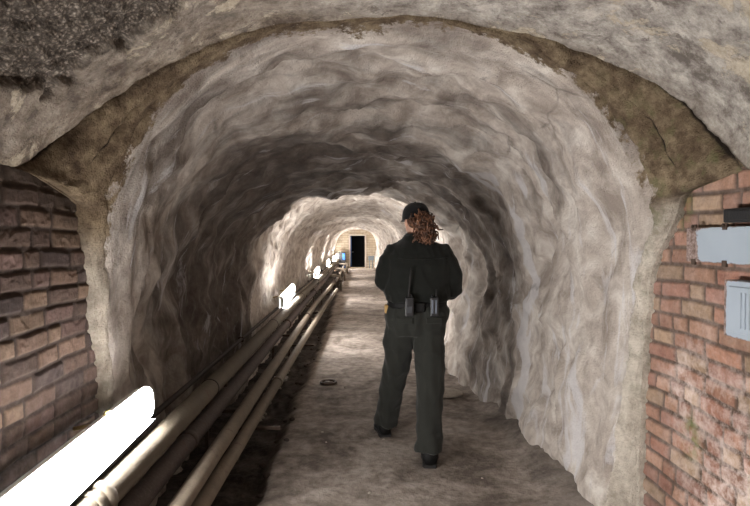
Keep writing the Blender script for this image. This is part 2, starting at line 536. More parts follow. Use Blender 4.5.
# soot: heavier on the left and low stretch, with the walker's shadow painted in
xs_, zs_ = full[..., 0], full[..., 2]
soot_shade0 = .085 * sstep(-.3, -1.0, xs_) * sstep(6.2, 5.2, ysur) + .06 * sstep(1.7, 2.0, zs_) * sstep(3.0, 3.9, ysur) * sstep(7, 5.8, ysur) - .13 * sstep(.7, 1.15, xs_) * sstep(4.6, 3.8, ysur) \
    - .07 * sstep(6.2, 7.2, ysur)
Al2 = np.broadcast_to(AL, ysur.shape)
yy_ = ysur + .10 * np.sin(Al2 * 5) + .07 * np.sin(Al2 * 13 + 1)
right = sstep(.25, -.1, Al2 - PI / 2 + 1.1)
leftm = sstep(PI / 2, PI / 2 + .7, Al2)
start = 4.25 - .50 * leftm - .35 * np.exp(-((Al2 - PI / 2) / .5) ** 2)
soot_shade = .115 * sstep(start - .12, start + .12, yy_) * sstep(6.15 - .75 * right, 5.75 - .75 * right, yy_) \
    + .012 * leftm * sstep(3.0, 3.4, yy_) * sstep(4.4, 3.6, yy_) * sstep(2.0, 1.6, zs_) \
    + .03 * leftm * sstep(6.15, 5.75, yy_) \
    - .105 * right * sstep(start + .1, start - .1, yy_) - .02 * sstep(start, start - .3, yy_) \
    + .085 * np.sin((yy_ - 5.1) * 2.05 + .5 * np.sin(yy_)) * sstep(6.1, 6.6, yy_) - .17 * sstep(5.8 - .75 * right, 6.3 - .75 * right, yy_)  # light and dark bands of the far ribs painted into the colour
lime_a = .26 * np.exp(-((yy_ - 4.08 - .1 * np.sin(Al2 * 3)) / .05) ** 2) * sstep(1.15, .8, Al2) + .03 * right
# individual soot smudges and lime runs on the lining: (arc angle, depth, arc radius, depth radius, amount), metres
def where(px, py):
    dx, dz = (px - 357) / 545, (240 - py) / 545
    for yy in np.arange(2.4, 12, .02):
        x, z = dx * yy - CX, 1.45 + dz * yy - ZC
        a = math.atan2(z, x)
        if math.hypot(x, z) > float(section(np.array(a), np.array(yy))): return a, yy
    return a, yy
def spots(lst):
    out = np.zeros_like(ysur)
    for px, py, ra, rd, am in lst:
        a, yy = where(px, py)
        a = a if a > -PI / 2 else a + 2 * PI
        out += am * np.exp(-((Al2 - a) * 1.2 / ra) ** 2 - ((ysur - yy + .06 * np.sin(Al2 * 9)) / rd) ** 2)
    return out
soot_shade = soot_shade + spots([(165, 290, .28, .09, .16), (172, 340, .12, .06, .10), (228, 95, .15, .12, .09), (200, 120, .25, .10, .08), (446, 98, .05, .10, .14), (376, 110, .2, .05, .10), (355, 150, .3, .10, .09),
    (325, 150, .2, .08, .08), (250, 150, .2, .14, .08), (622, 120, .1, .08, .07), (560, 130, .12, .08, .07), (600, 450, .15, .10, .09), (215, 200, .25, .15, .07), (300, 100, .12, .1, .07), (480, 130, .2, .08, .08), (640, 300, .3, .04, .05)])
lime_a = lime_a + spots([(136, 200, .13, .022, .28), (265, 152, .10, .03, .24), (370, 97, .05, .06, .22), (364, 45, .09, .03, .24), (590, 385, .22, .05, .24), (562, 370, .12, .03, .22), (532, 300, .4, .03, .22),
    (485, 185, .09, .05, .22), (520, 190, .13, .04, .24), (140, 230, .1, .02, .2), (310, 100, .08, .03, .2), (575, 440, .15, .05, .22), (545, 190, .1, .04, .18)])
Par = np.stack([Al2 * 1.15 + .0 * yy_, ysur, .3 * f3_full], -1) if False else np.stack([Al2 * 1.15, ysur, .15 * np.sin(ysur * 3)], -1)
# vertex normals for seamless split
du = np.gradient(full, axis=1); dv = np.gradient(full, axis=0)
nr = np.cross(du, dv); nr /= np.linalg.norm(nr, axis=-1, keepdims=True) + 1e-12
cen = np.array([CX, 0, ZC]); vec = cen - full; vec[..., 1] = 0
sgn = np.sign(np.median((nr * vec).sum(-1)))
nr *= sgn
c1 = int(np.searchsorted(-AL, -PI * .80)); c2 = int(np.searchsorted(-AL, -PI * .20))
for nm, a, b in (('wall_left_tunnel', 0, c1 + 1), ('ceiling_tunnel', c1, c2 + 1), ('wall_right_tunnel', c2, NC)):
    sub = lambda A: A[:, a:b]
    me = grid_mesh(nm, sub(full), dict(band=sub(band), crown=sub(crownA), gap=sub(gap), moss=sub(moss), soot_shade=sub(soot_shade), lime=sub(lime_a), Par=sub(Par)), flip=(sgn < 0), custom=sub(nr))
    structure(link(nm, me, M['shot']))

# ------------------------------------------------------------------ entrance vault (where the camera stands)
nph, = (240,)
phs = np.linspace(PI, 0, nph)
Ecr = edge[6:6 + NE + 1]
yend = np.interp(phs[::-1], np.linspace(PI, 0, NE + 1)[::-1], Ecr[:, 1][::-1])[::-1]
rowsV = 190
tv = np.linspace(0, 1, rowsV) ** 2.0
VP_ = np.zeros((rowsV, nph, 3))
for i, t in enumerate(tv):
    yy = yend * (1 - t) + (-4.0) * t
    VP_[i, :, 0] = VCX + VA * np.cos(phs); VP_[i, :, 1] = yy; VP_[i, :, 2] = VZ + VB * np.abs(np.sin(phs)) ** (.95 + .40 * sstep(.1, -.75, np.cos(phs)))
dvec = np.stack([-np.cos(phs), 0 * phs, -np.sin(phs)], -1)[None]
n1 = narr(VP_, 1.6, 1.0); n2 = narr(VP_, 5.5, 6.0); n3 = narr(VP_, 17, 9.0)
fade = np.minimum(1, np.arange(rowsV) / 10.0)[:, None]
# exposed patch: blob on the upper left of the vault
px_, py_ = VP_[..., 0], VP_[..., 1]
dd = np.sqrt(((px_ + .80) / .27) ** 2 + ((py_ - 1.63) / .35) ** 2) + .34 * n2 + .22 * n3 + .2 * n1
patch = sstep(1.04, .96, dd)
rim = np.exp(-((dd - 1.04) / .05) ** 2)
disp = (.030 * n1 + .014 * n2 + .005 * n3) * fade - patch * (.028 + .02 * narr(VP_, 40, 2.0) + .012 * narr(VP_, 75, 3.0))
disp += .008 * np.exp(-np.arange(rowsV) / 5.0)[:, None]
VPd = VP_ + dvec * disp[..., None]
tanm = np.clip(sstep(.3, -.5, px_) + .25 * n1, 0, 1) * .85 + sstep(.16, .0, (yend[None, :] - py_)) * .4
tanm = np.clip(tanm, 0, 1)
gapv = np.zeros_like(px_); gapv += .8 * rim * (n2 > -.1) * (dd > 1)
vc = structure(link('ceiling_entrance_vault', grid_mesh('ceiling_entrance_vault', VPd, dict(patch=patch, tan=tanm, gap=gapv), flip=True), M['vault']))

# ------------------------------------------------------------------ brick walls
def brick_wall(name, x, side, y0, yfine, yedge, mat, seed, palette, mortar_c):
    rnd = random.Random(seed)
    y_f = np.arange(yfine, yedge, .0055); y_c = np.arange(y0, yfine, .03)
    Y = np.r_[y_c, y_f]; Z = np.r_[np.arange(-.05, 1.72, .0055)]
    YY, ZZ = np.meshgrid(Y, Z)
    P3 = np.stack([np.full_like(YY, x), YY, ZZ], -1)
    w1 = narr(P3, 3.0, seed); w2 = narr(P3, 14.0, seed + 3); w3 = narr(P3, 45.0, seed + 5)
    h = .0745
    zz = ZZ + .010 * w1 + .0028 * w2
    row = np.floor(zz / h).astype(int)
    fz = (zz / h - row) * h
    # brick lengths vary: cumulative joints per course
    L = np.zeros_like(YY); R_ = np.zeros_like(YY); ident = np.zeros(YY.shape, int)
    yyw = YY + .005 * w2
    cols = {}
    for r in range(row.min(), row.max() + 1):
        js = [y0 - .3]
        while js[-1] < yedge + .3:
            js.append(js[-1] + rnd.choice([.105, .11, .205, .215, .215, .21, .16]) + rnd.uniform(-.012, .012))
        js = np.array(js)
        m = row == r
        k = np.searchsorted(js, yyw[m]) - 1
        L[m] = yyw[m] - js[k]; R_[m] = js[k + 1] - yyw[m]; ident[m] = k + (r + 40) * 1000
    e = np.minimum(np.minimum(L, R_), np.minimum(fz, h - fz)) - .004 - .002 * w2
    prof = sstep(0, .010, e)
    ids = np.unique(ident)
    lut = {i: (rnd.choice(palette), rnd.uniform(-1, 1), rnd.uniform(.75, 1.2), rnd.uniform(-1, 1), rnd.uniform(-1, 1)) for i in ids}
    flat = ident.ravel()
    colr = np.array([lut[i][0] for i in flat]).reshape(YY.shape + (3,)) * np.array([lut[i][2] for i in flat]).reshape(YY.shape + (1,))
    offs = np.array([lut[i][1] for i in flat]).reshape(YY.shape)
    tilt = np.array([lut[i][3] for i in flat]).reshape(YY.shape)
    depth = prof * (.0085 + .0035 * offs + .0025 * tilt * (fz / h - .5) * 2) + .0025 * w3 * prof + .003 * w2 + .012 * w1
    chip = sstep(.32, .5, w2 + .3 * w3) * prof; depth -= .006 * chip
    P3[..., 0] = x + side * (-.010 + depth)
    mort = np.array(mortar_c)
    C3 = colr * prof[..., None] + mort * (1 - prof[..., None])
    return P3, YY, ZZ, C3, w1, w2

pal_l = [(.120, .080, .060), (.100, .068, .054), (.142, .098, .070), (.080, .055, .045), (.110, .072, .062), (.060, .043, .039)]
P3, YY, ZZ, C3, w1, w2 = brick_wall('l', -1.18, 1, -4.0, 1.45, 2.64, None, 3.0, pal_l, (.045, .032, .026))
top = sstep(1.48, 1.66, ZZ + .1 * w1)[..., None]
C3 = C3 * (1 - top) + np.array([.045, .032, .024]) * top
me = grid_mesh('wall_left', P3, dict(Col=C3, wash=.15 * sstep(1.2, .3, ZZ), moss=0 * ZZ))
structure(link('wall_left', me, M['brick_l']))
pal_r = [(.27, .145, .100), (.245, .125, .090), (.29, .165, .12), (.225, .12, .09), (.31, .185, .13), (.26, .145, .112), (.30, .21, .145)]
P3, YY, ZZ, C3, w1, w2 = brick_wall('r', 1.40, -1, -4.0, 1.45, 2.72, None, 8.0, pal_r, (.085, .058, .044))
wash = .8 * sstep(2.45, 1.9, YY + .25 * w1) * sstep(1.25, .6, ZZ + .2 * w1) + .12
mossr = np.exp(-(((YY - 2.23) / .05) ** 2 + ((ZZ - .62) / .08) ** 2)) + .6 * np.exp(-(((YY - 2.30) / .05) ** 2 + ((ZZ - 1.62) / .12) ** 2))
me = grid_mesh('wall_right', P3, dict(Col=C3, wash=wash, moss=mossr), flip=True)
structure(link('wall_right', me, M['brick_r']))
# end wall behind the camera
mb = MB(); mb.box((-1.6, -4.2, -.2), (1.8, -4.0, 2.7)); structure(mb.build('wall_behind', M['block'], smooth=False))

# ------------------------------------------------------------------ floor
Xf = np.r_[np.linspace(-1.5, 1.75, 150)]
yl = [-4.0]
while yl[-1] < 27.4:
    yy = yl[-1]
    yl.append(yy + (.12 if yy < 1.9 else .02 + max(0, yy - 4) * .009))
Yf = np.array(yl)
XX, YY = np.meshgrid(Xf, Yf)
FP = np.stack([XX, YY, 0 * XX], -1)
g1 = narr(FP, 1.1, 4.0); g2 = narr(FP, 4.5, 7.0); g3 = narr(FP, 16, 2.0)
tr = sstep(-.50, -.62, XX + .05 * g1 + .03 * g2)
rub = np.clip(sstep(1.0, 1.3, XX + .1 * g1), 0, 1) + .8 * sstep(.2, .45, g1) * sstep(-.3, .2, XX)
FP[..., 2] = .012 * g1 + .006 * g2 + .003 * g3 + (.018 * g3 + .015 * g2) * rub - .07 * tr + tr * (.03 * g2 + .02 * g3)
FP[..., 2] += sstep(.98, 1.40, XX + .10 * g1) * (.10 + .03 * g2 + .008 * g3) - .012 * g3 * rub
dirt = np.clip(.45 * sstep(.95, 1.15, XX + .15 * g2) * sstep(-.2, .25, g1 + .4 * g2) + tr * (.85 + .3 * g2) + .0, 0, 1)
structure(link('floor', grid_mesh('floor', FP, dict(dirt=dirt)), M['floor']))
def fz(x, y):
    i = min(max(int(np.searchsorted(Yf, y)), 0), len(Yf) - 1); j = min(max(int(np.searchsorted(Xf, x)), 0), len(Xf) - 1)
    return float(FP[i, j, 2])

# ------------------------------------------------------------------ far end
YE = 27.0
mb = MB()
dx0, dx1, dz0, dz1 = -.33, .39, .12, 1.66
mb.box((-1.6, YE, -.1), (dx0 - .07, YE + .3, 2.6)); mb.box((dx1 + .07, YE, -.1), (1.6, YE + .3, 2.6))
mb.box((dx0 - .07, YE, dz1 + .07), (dx1 + .07, YE + .3, 2.6)); mb.box((dx0 - .07, YE, -.1), (dx1 + .07, YE + .3, dz0 - .02))
structure(mb.build('wall_far', M['block'], smooth=False))
mb = MB(); mb.box((-1.3, YE - .75, -.1), (1.3, YE + .02, dz0 - .06), .02); structure(mb.build('trim_1', M['jamb'], smooth=False))
d = structure(empty('door_1', (dx0, YE, dz0)))
mb = MB()
mb.box((-.075, -.05, -.02), (0, .2, dz1 - dz0 + .07), .006); mb.box((dx1 - dx0, -.05, -.02), (dx1 - dx0 + .075, .2, dz1 - dz0 + .07), .006)
mb.box((-.075, -.05, dz1 - dz0), (dx1 - dx0 + .075, .2, dz1 - dz0 + .075), .006)
structure(mb.build('door_frame', M['jamb'], d, smooth=False))
mb = MB(); mb.box((.01, .05, .01), (.05, .72, dz1 - dz0 - .02), .004); mb.box((.05, .12, .15), (.056, .64, .65), .003); mb.box((.05, .12, .8), (.056, .64, 1.4), .003)
structure(mb.build('door_leaf', M['blue'], d, smooth=False))
mb = MB(); mb.tube([(.05, .62, .72), (.11, .62, .72)], .012); mb.ball((.12, .62, .72), .03, 2)
structure(mb.build('door_handle', M['bright_steel'], d))
mb = MB()   # the dark room beyond the doorway
for lo, hi in (((-1.3, YE + 2.3, -.1), (1.3, YE + 2.4, 2.6)), ((-1.4, YE + .3, -.1), (-1.3, YE + 2.4, 2.6)), ((1.3, YE + .3, -.1), (1.4, YE + 2.4, 2.6)), ((-1.4, YE + .3, 2.5), (1.4, YE + 2.4, 2.6)), ((-1.4, YE + .3, -.1), (1.4, YE + 2.4, .1))):
    mb.box(lo, hi)
structure(mb.build('wall_beyond_door', M['dark'], smooth=False))
# cabinet left of the door, box on posts right of it
cb = tag(empty('cabinet', (-.73, 26.62, dz0 - .06)), 'dark cabinet with blue panels standing left of the far doorway', 'cabinet')
mb = MB(); mb.box((-.17, -.15, 0), (.17, .2, .80), .01); mb.build('body', M['dark'], cb, smooth=False)
mb = MB(); mb.box((.02, -.165, .42), (.15, -.15, .74), .004); mb.build('panel', M['blue'], cb, smooth=False)['label'] = 'upper blue panel'
mb = MB(); mb.box((-.0, -.165, .05), (.16, -.15, .14), .004); mb.build('panel', M['blue'], cb, smooth=False)['label'] = 'lower blue panel'
pb = tag(empty('pedestal_box', (.68, 26.55, dz0 - .06)), 'small grey metal box on two posts right of the far doorway', 'equipment box')
mb = MB(); mb.box((-.13, -.1, .40), (.14, .1, .60), .012); mb.box((-.145, -.115, .585), (.155, .115, .615), .01); mb.build('box', M['grey'], pb, smooth=False)
for sx in (-.07, .07):
    mb = MB(); mb.tube([(sx, 0, 0), (sx, 0, .41)], .022); mb.build('post', M['grey'], pb)

# ------------------------------------------------------------------ light fittings
def lamp_fixture():
    r = empty('strip_light')
    Ln = .75
    # housing tray against the wall side (x-), lens to the tunnel side (x+)
    mb = MB(); mb.prism([(-.055, -.062), (-.025, -.070), (-.020, .070), (-.055, .062)], -Ln, Ln)
    h = mb.build('housing', M['white_metal'], r, autosmooth=30)
    mb = MB(); mb.prism([(-.055, -.081), (.032, -.081), (.033, -.077), (-.055, -.074)], -Ln, Ln - .01); mb.build('light_shield', M['grey'], r, smooth=False)  # added lip that blocks lens light from the pipe below
    prof = []
    for k in range(15):
        a = -PI / 2 + PI * k / 14
        prof.append((-.02 + .045 * max(0, math.cos(a)) ** .5, .072 * math.copysign(abs(math.sin(a)) ** .8, math.sin(a))))
    mb = MB(); mb.prism(prof, -Ln + .012, Ln - .012)
    mb.build('diffuser', M['lamp'], r, autosmooth=40)
    for s in (-1, 1):
        pr = [(x * 1.04 + .001, z * 1.05) for x, z in prof]
        mb = MB(); mb.prism(pr, s * (Ln - .012), s * (Ln + .004)); mb.build('end_cap', M['white_metal'], r, autosmooth=40)
        mb = MB(); mb.tube([(-.160, s * .38, .012), (-.05, s * .38, .030), (-.035, s * .38, .078), (-.02, s * .38, .080)], .0085, 8)
        mb.build('bracket', M['brass'], r)
        mb = MB(); mb.box((-.056, s * .62 - .01, -.06), (-.05, s * .62 + .01, .06)); mb.build('clip', M['bright_steel'], r, smooth=False)
    return r
lamp_spots = [(1.80, 'lit strip light in the left foreground above the cream pipe, nearest and largest'),
              (7.65, 'second nearest lit strip light, on the left wall past the dark near stretch'),
              (13.15, 'third lit strip light along the left wall, counting from the foreground'),
              (18.3, 'fourth lit strip light along the left wall, a small bright spot'),
              (22.7, 'fifth lit strip light along the left wall, second farthest'),
              (26.0, 'farthest and smallest lit strip light on the left wall, by the far doorway'),
              (-2.6, 'strip light on the left brick wall of the entrance, behind the viewpoint')]
proto = lamp_fixture()
for i, (yy, lb) in enumerate(lamp_spots):
    o = proto if i == 0 else copy_tree(proto)
    o.location = (-.965, yy, .683)
    if i == 0: o.rotation_euler = (math.radians(1.2), 0, math.radians(1.2)); o.location.x = -.952
    if 1 <= i <= 5:       # output raised to brighten the tunnel farther in
        for ch in o.children:
            if ch.name.startswith('diffuser'):
                ch.material_slots[0].link = 'OBJECT'; ch.material_slots[0].material = M['lamp_bright']
    tag(o, lb, 'light fixture', 'strip lights along the left wall')

# ------------------------------------------------------------------ pipes
def resample(pts, step=.12):
    out = []
    for a, b in zip(pts[:-1], pts[1:]):
        a, b = Vector(a), Vector(b); n = max(1, int((b - a).length / step))
        out += [a.lerp(b, k / n) for k in range(n)]
    return out + [Vector(pts[-1])]
def pipe(name, pts, r, mat, label, collars=(), collar_mat=None, wob=.03, n=20):
    rt = tag(empty(name, pts[0]), label, 'pipe', 'pipes along the left side')
    off = Vector(pts[0])
    pp = [p - off for p in resample(pts)]
    mb = MB(); mb.tube(pp, r, n, wob=wob); mb.build('barrel', mat, rt)
    P_ = [Vector(p) for p in pts]
    for (cy, cw, cr, cm) in collars:
        for a, b in zip(P_[:-1], P_[1:]):
            if a.y <= cy <= b.y:
                t = (cy - a.y) / (b.y - a.y); c = a.lerp(b, t) - off; dr = (b - a).normalized()
                mb = MB(); mb.tube([c - dr * cw / 2, c - dr * cw * .4, c + dr * cw * .4, c + dr * cw / 2], [r * 1.02, cr, cr, r * 1.02], 24)
                mb.build('coupling', cm, rt)
    return rt
pipe('lagged_pipe', [(-.925, -3.9, .53), (-.916, 2.5, .528), (-.915, 8, .528), (-.90, 16, .526), (-.88, 26.1, .526)], .056, M['pipe_big'],
     'thickest cream lagged pipe running just below the strip lights',
     [(1.93, .05, .068, M['pipe_big']), (1.86, .03, .063, M['pipe_big']), (3.4, .014, .059, M['rubber']), (5.95, .014, .059, M['rubber']), (8.9, .014, .059, M['rubber']), (12.1, .05, .066, M['steel']), (16.2, .05, .066, M['steel'])])
pipe('dark_pipe', [(-.932, -3.9, .345), (-.930, 8, .345), (-.90, 14.5, .345), (-.88, 24, .345)], .052, M['pipe_dark'],
     'dark grimy lagged pipe running directly below the cream pipe',
     [(3.0, .05, .058, M['pipe_dark']), (7.2, .10, .064, M['steel']), (11.5, .12, .066, M['steel'])], wob=.12)
pipe('dusty_pipe', [(-.772, -3.9, .304), (-.767, 2.5, .304), (-.759, 5.6, .304), (-.745, 9.85, .304), (-.67, 12.7, .30), (-.64, 14.4, .29)], .043, M['pipe_small'],
     'dusty brown pipe, the left one of the close pair nearest the walkway',
     [(8.2, .07, .054, M['steel']), (14.35, .05, .075, M['steel'])], wob=.06)
pipe('dusty_pipe', [(-.725, -3.9, .223), (-.722, 2.5, .223), (-.668, 6.0, .223), (-.585, 10.6, .222), (-.50, 13.6, .215)], .039, M['pipe_small'],
     'dusty brown pipe, rightmost and lowest, with its open end beside the walkway',
     [(4.7, .06, .048, M['pipe_small'])], wob=.06)
# thin conduit on the wall
cd = tag(empty('conduit', (-1.10, 1.0, .505)), 'thin dark conduit running along the left wall behind the cream pipe', 'conduit', None)
mb = MB(); mb.tube([(p[0] + 1.10, p[1] - 1.0, p[2] - .505) for p in resample([(-1.10, -3.9, .50), (-1.10, 4, .505), (-1.09, 9, .52), (-1.07, 15, .50), (-1.03, 26, .5)], .4)], .017, 10, wob=.05)
mb.build('tube', M['cable'], cd)
for cy in (2.9, 5.2, 8.6, 12.4, 17, 21):
    mb = MB(); mb.box((-.025, cy - 1.0 - .012, -.022), (.022, cy - 1.0 + .012, .024), .003); mb.build('clip', M['steel'], cd, smooth=False)

# supports under the pipes
def support():
    r = empty('pipe_support')
    mb = MB(); mb.box((-1.06, -.02, .268), (-.822, .02, .289), .003); mb.build('crossbar', M['steel'], r, smooth=False)['label'] = 'upper crossbar'
    mb = MB(); mb.box((-.84, -.018, .145), (-.53, .018, .166), .003); mb.build('crossbar', M['steel'], r, smooth=False)['label'] = 'lower crossbar'
    for x, z in ((-1.03, .47), (-.833, .27)):
        mb = MB(); mb.box((x - .011, -.014, -.10), (x + .011, .014, z), .003); mb.build('post', M['steel'], r, smooth=False)
    mb = MB(); mb.box((-1.06, -.02, .448), (-.89, .02, .470), .003); mb.build('bracket', M['steel'], r, smooth=False)
    return r
sp = support()
near_names = ['nearest', 'second', 'third', 'fourth', 'fifth', 'sixth', 'seventh']
for i, yy in enumerate((3.75, 6.7, 9.7, 12.9)):
    o = sp if i == 0 else copy_tree(sp)
    o.location = (0, yy, 0)
    tag(o, ['rusty steel pipe support closest to the foreground, in the dark', 'rusty steel pipe support just before the second strip light',
            'rusty steel pipe support between second and third strip lights', 'rusty steel pipe support below the third strip light'][i], 'pipe support', 'steel supports under the pipes')

# valves and fittings in the distance
def valve():
    r = empty('gate_valve')
    mb = MB(); mb.tube([(0, -.14, 0), (0, -.115, 0)], .085, 18); mb.tube([(0, .115, 0), (0, .14, 0)], .085, 18)
    mb.tube([(0, -.12, 0), (0, -.05, 0), (0, 0, 0), (0, .05, 0), (0, .12, 0)], [.055, .06, .08, .06, .055], 18)
    mb.build('valve_body', M['steel'], r)
    mb = MB(); mb.tube([(0, 0, .05), (0, 0, .12)], [.055, .035], 14); mb.tube([(0, 0, .11), (0, 0, .24)], .012, 8); mb.build('bonnet', M['steel'], r)
    mb = MB()
    ring = [Vector((.075 * math.cos(a), .075 * math.sin(a), .235)) for a in [2 * PI * k / 20 for k in range(21)]]
    mb.tube(ring, .009, 8, caps=False)
    for k in range(4):
        a = k * PI / 2; mb.tube([(0, 0, .235), (.075 * math.cos(a), .075 * math.sin(a), .235)], .006, 6)
    mb.build('handwheel', M['pipe_small'], r)
    mb = MB(); mb.box((-.02, -.02, -.38), (.02, .02, -.06), .004); mb.build('stand', M['steel'], r, smooth=False)
    return r
vv = valve()
for i, (x, yy, z, lb) in enumerate(((-.625, 14.6, .285, 'rusty gate valve at the end of the dusty left pipe'),
                                    (-.60, 17.2, .285, 'rusty gate valve farther along, beside the fourth strip light'),
                                    (-.58, 20.6, .285, 'rusty gate valve farthest away, among the distant pipework'))):
    o = vv if i == 0 else copy_tree(vv)
    o.location = (x, yy, z); tag(o, lb, 'valve', 'valves on the distant pipework')
for i, (pts, r, lb) in enumerate((
        ([(-.61, 14.75, .28), (-.60, 17.05, .285)], .042, 'short rusty pipe between the first and second distant valves'),
        ([(-.60, 17.35, .285), (-.58, 20.45, .285)], .042, 'rusty pipe between the second and third distant valves'),
        ([(-.58, 20.75, .285), (-.60, 25.5, .30)], .042, 'rusty pipe running from the farthest valve towards the doorway'))):
    rt = tag(empty('rusty_pipe', pts[0]), lb, 'pipe', 'distant rusty pipes')
    mb = MB(); o0 = Vector(pts[0]); mb.tube([p - o0 for p in resample(pts, .3)], r, 14, wob=.06); mb.build('barrel', M['pipe_small'], rt)
# crossing stub pipes with elbows
for i, (yy, x0, x1, z, lb) in enumerate(((15.6, -.78, -.46, .42, 'short elbow pipe crossing over the pipes, before the fourth strip light'),
                                         (19.4, -.78, -.44, .43, 'short elbow pipe crossing over the pipes, after the fourth strip light'),
                                         (23.6, -.78, -.42, .42, 'farthest short elbow pipe crossing over the pipes'))):
    rt = tag(empty('elbow_pipe', (x0, yy, z)), lb, 'pipe', 'elbow pipes crossing the run')
    mb = MB(); mb.tube([(0, 0, 0), (x1 - x0 - .06, 0, 0), (x1 - x0 - .02, 0, -.02), (x1 - x0, 0, -.07), (x1 - x0, 0, -z - .01)], .034, 14); mb.build('barrel', M['pipe_small'], rt)
    mb = MB(); mb.tube([(x1 - x0, 0, -.12), (x1 - x0, 0, -.16)], .052, 14); mb.build('flange', M['steel'], rt)

# ------------------------------------------------------------------ boxes on the right wall
def panel_box(name, y0, y1, z0, z1, th, label, cat, mat, rust_to=None, x=1.392):
    r = tag(empty(name, (x, (y0 + y1) / 2, z0)), label, cat)
    ny, nz = 60, 16
    mb = MB()
    mb.box((-th, (y0 - y1) / 2, 0), (0.02, (y1 - y0) / 2, z1 - z0), .004)
    bmesh.ops.subdivide_edges(mb.bm, edges=[e for e in mb.bm.edges if e.calc_length() > .05], cuts=24, use_grid_fill=True)
    me = mb.mesh('box')
    at = me.attributes.new('rust', 'FLOAT', 'POINT')
    vals = []
    for v in me.vertices:
        yl_ = v.co.y + (y0 + y1) / 2
        rr = 0
        if rust_to is not None:
            rr = float(sstep(y1 - rust_to, y1 - rust_to * .3, yl_)) + .6 * math.exp(-((v.co.z - 0) / .008) ** 2) + .5 * math.exp(-((v.co.z - (z1 - z0)) / .008) ** 2)
        vals.append(min(1, rr))
    at.data.foreach_set('value', vals)
    link('box', me, mat, r, smooth=False)
    return r
b1 = panel_box('trunking_box', 1.35, 2.205, 1.362, 1.499, .035, 'long pale blue-grey metal box with a rusted end, upper one on the red brick wall', 'electrical box', M['panel'], .11)
for yy in (.19, .375):
    mb = MB(); mb.box((-.040, yy - .012, .125), (-.030, yy + .012, .150), .002); mb.tube([(-.046, yy, .141), (-.038, yy, .141)], .006, 8); mb.build('latch', M['steel'], b1, smooth=False)
    mb = MB(); mb.box((-.040, yy - .012, -.012), (-.030, yy + .012, .012), .002); mb.build('latch', M['steel'], b1, smooth=False)
b2 = panel_box('junction_box', 1.45, 1.955, 1.10, 1.305, .045, 'pale blue-grey box with a ribbed front, lower one on the red brick wall', 'electrical box', M['panel'], .015)
mb = MB(); mb.box((-.052, -.22, .02), (-.044, .22, .185), .004); b_ = mb.build('lid', M['panel'], b2, smooth=False)
for k in range(3):
    mb = MB(); mb.box((-.056, .15 - k * .022, .04), (-.050, .157 - k * .022, .165), .002); mb.build('rib', M['panel'], b_, smooth=False)
b3 = tag(empty('switch_box', (1.392, 1.74, 1.505)), 'black metal box above the upper blue-grey box on the red brick wall', 'electrical box')
mb = MB(); mb.box((-.05, -.25, .008), (.02, .22, .058), .005); mb.build('body', M['dark'], b3, smooth=False)
mb = MB(); mb.box((-.056, -.2, .015), (-.05, .18, .05), .003); mb.build('lid', M['dark'], b3, smooth=False)

# ------------------------------------------------------------------ floor fittings
dc = tag(empty('drain_cover', (.84, 5.07, fz(.84, 5.07) + .006)), 'round pale metal cover set in the floor right of the walking person', 'drain cover')
mb = MB(); mb.tube([(0, 0, 0), (0, 0, .010), (0, 0, .014)], [.15, .15, .143], 40); mb.build('plate', M['cover'], dc, autosmooth=30)
for k in range(5):
    mb = MB(); mb.box((-.095, -.1 + k * .05 - .006, .013), (.095, -.1 + k * .05 + .006, .018), .002); mb.build('rib', M['cover'], dc, smooth=False)
dr = tag(empty('floor_drain', (-.29, 5.5, fz(-.29, 5.5) + .004)), 'small dark metal drain in the floor between pipes and person', 'floor drain')
mb = MB()
mb.tube([Vector((.075 * math.cos(a), .075 * math.sin(a), .008)) for a in [2 * PI * k / 24 for k in range(25)]], .013, 8, caps=False)
mb.build('rim', M['steel'], dr)
mb = MB(); mb.tube([(0, 0, -.004), (0, 0, .012), (0, 0, .018)], [.05, .045, .02], 20); mb.build('grate', M['steel'], dr)
mb = MB(); mb.box((-.03, -.004, .017), (.01, .006, .022), .001); mb.build('glint_sliver', M['bright_steel'], dr, smooth=False)  # bright sliver standing in for the glint on the drain

# stones and scraps under the pipes
def stone_mesh(seed):
    rnd = random.Random(seed)
    mb = MB(); mb.ball((0, 0, 0), 1.0, 2)
    me = mb.mesh('stone')
    for v in me.vertices:
        k = 1 + .35 * noise.noise(v.co * 1.3 + Vector((seed * 3.1, 0, 0))) + .12 * noise.noise(v.co * 3.5 + Vector((0, seed, 0)))
        v.co = Vector((v.co.x * k, v.co.y * k * .8, v.co.z * k * .6))
    return me
mstone = simple('pale_rubble', (.45, .40, .34), .9, 0, .4, 12, .006)
mstoned = simple('dark_rubble', (.10, .08, .07), .9, 0, .4, 12, .006)
sm = []
for k in range(6):
    me = stone_mesh(k + 1); me.materials.append(mstone if k < 3 else mstoned)
    me.polygons.foreach_set('use_smooth', [True] * len(me.polygons)); sm.append(me)
rnd = random.Random(5)
PLACED = [(-.83, 5.9, .09)]
groups = [
    ('pale broken stone lying in the gap between the dark pipe and the dusty pair', 'pale stones between the pipes', 46, lambda: (rnd.uniform(-.87, -.80), rnd.choice([rnd.uniform(4.4, 11.5), rnd.uniform(5.0, 8.0)])), 0, (.018, .048)),
    ('dark stone in the shadow at the foot of the pipes', 'dark stones at the foot of the pipes', 26, lambda: (rnd.uniform(-.66, -.50), rnd.uniform(2.5, 9.0)), 1, (.012, .032)),
    ('small pale pebble lying loose on the open concrete walkway', 'pebbles on the walkway', 14, lambda: (rnd.uniform(-.35, 1.1), rnd.uniform(2.7, 8.0)), 0, (.006, .013)),
]
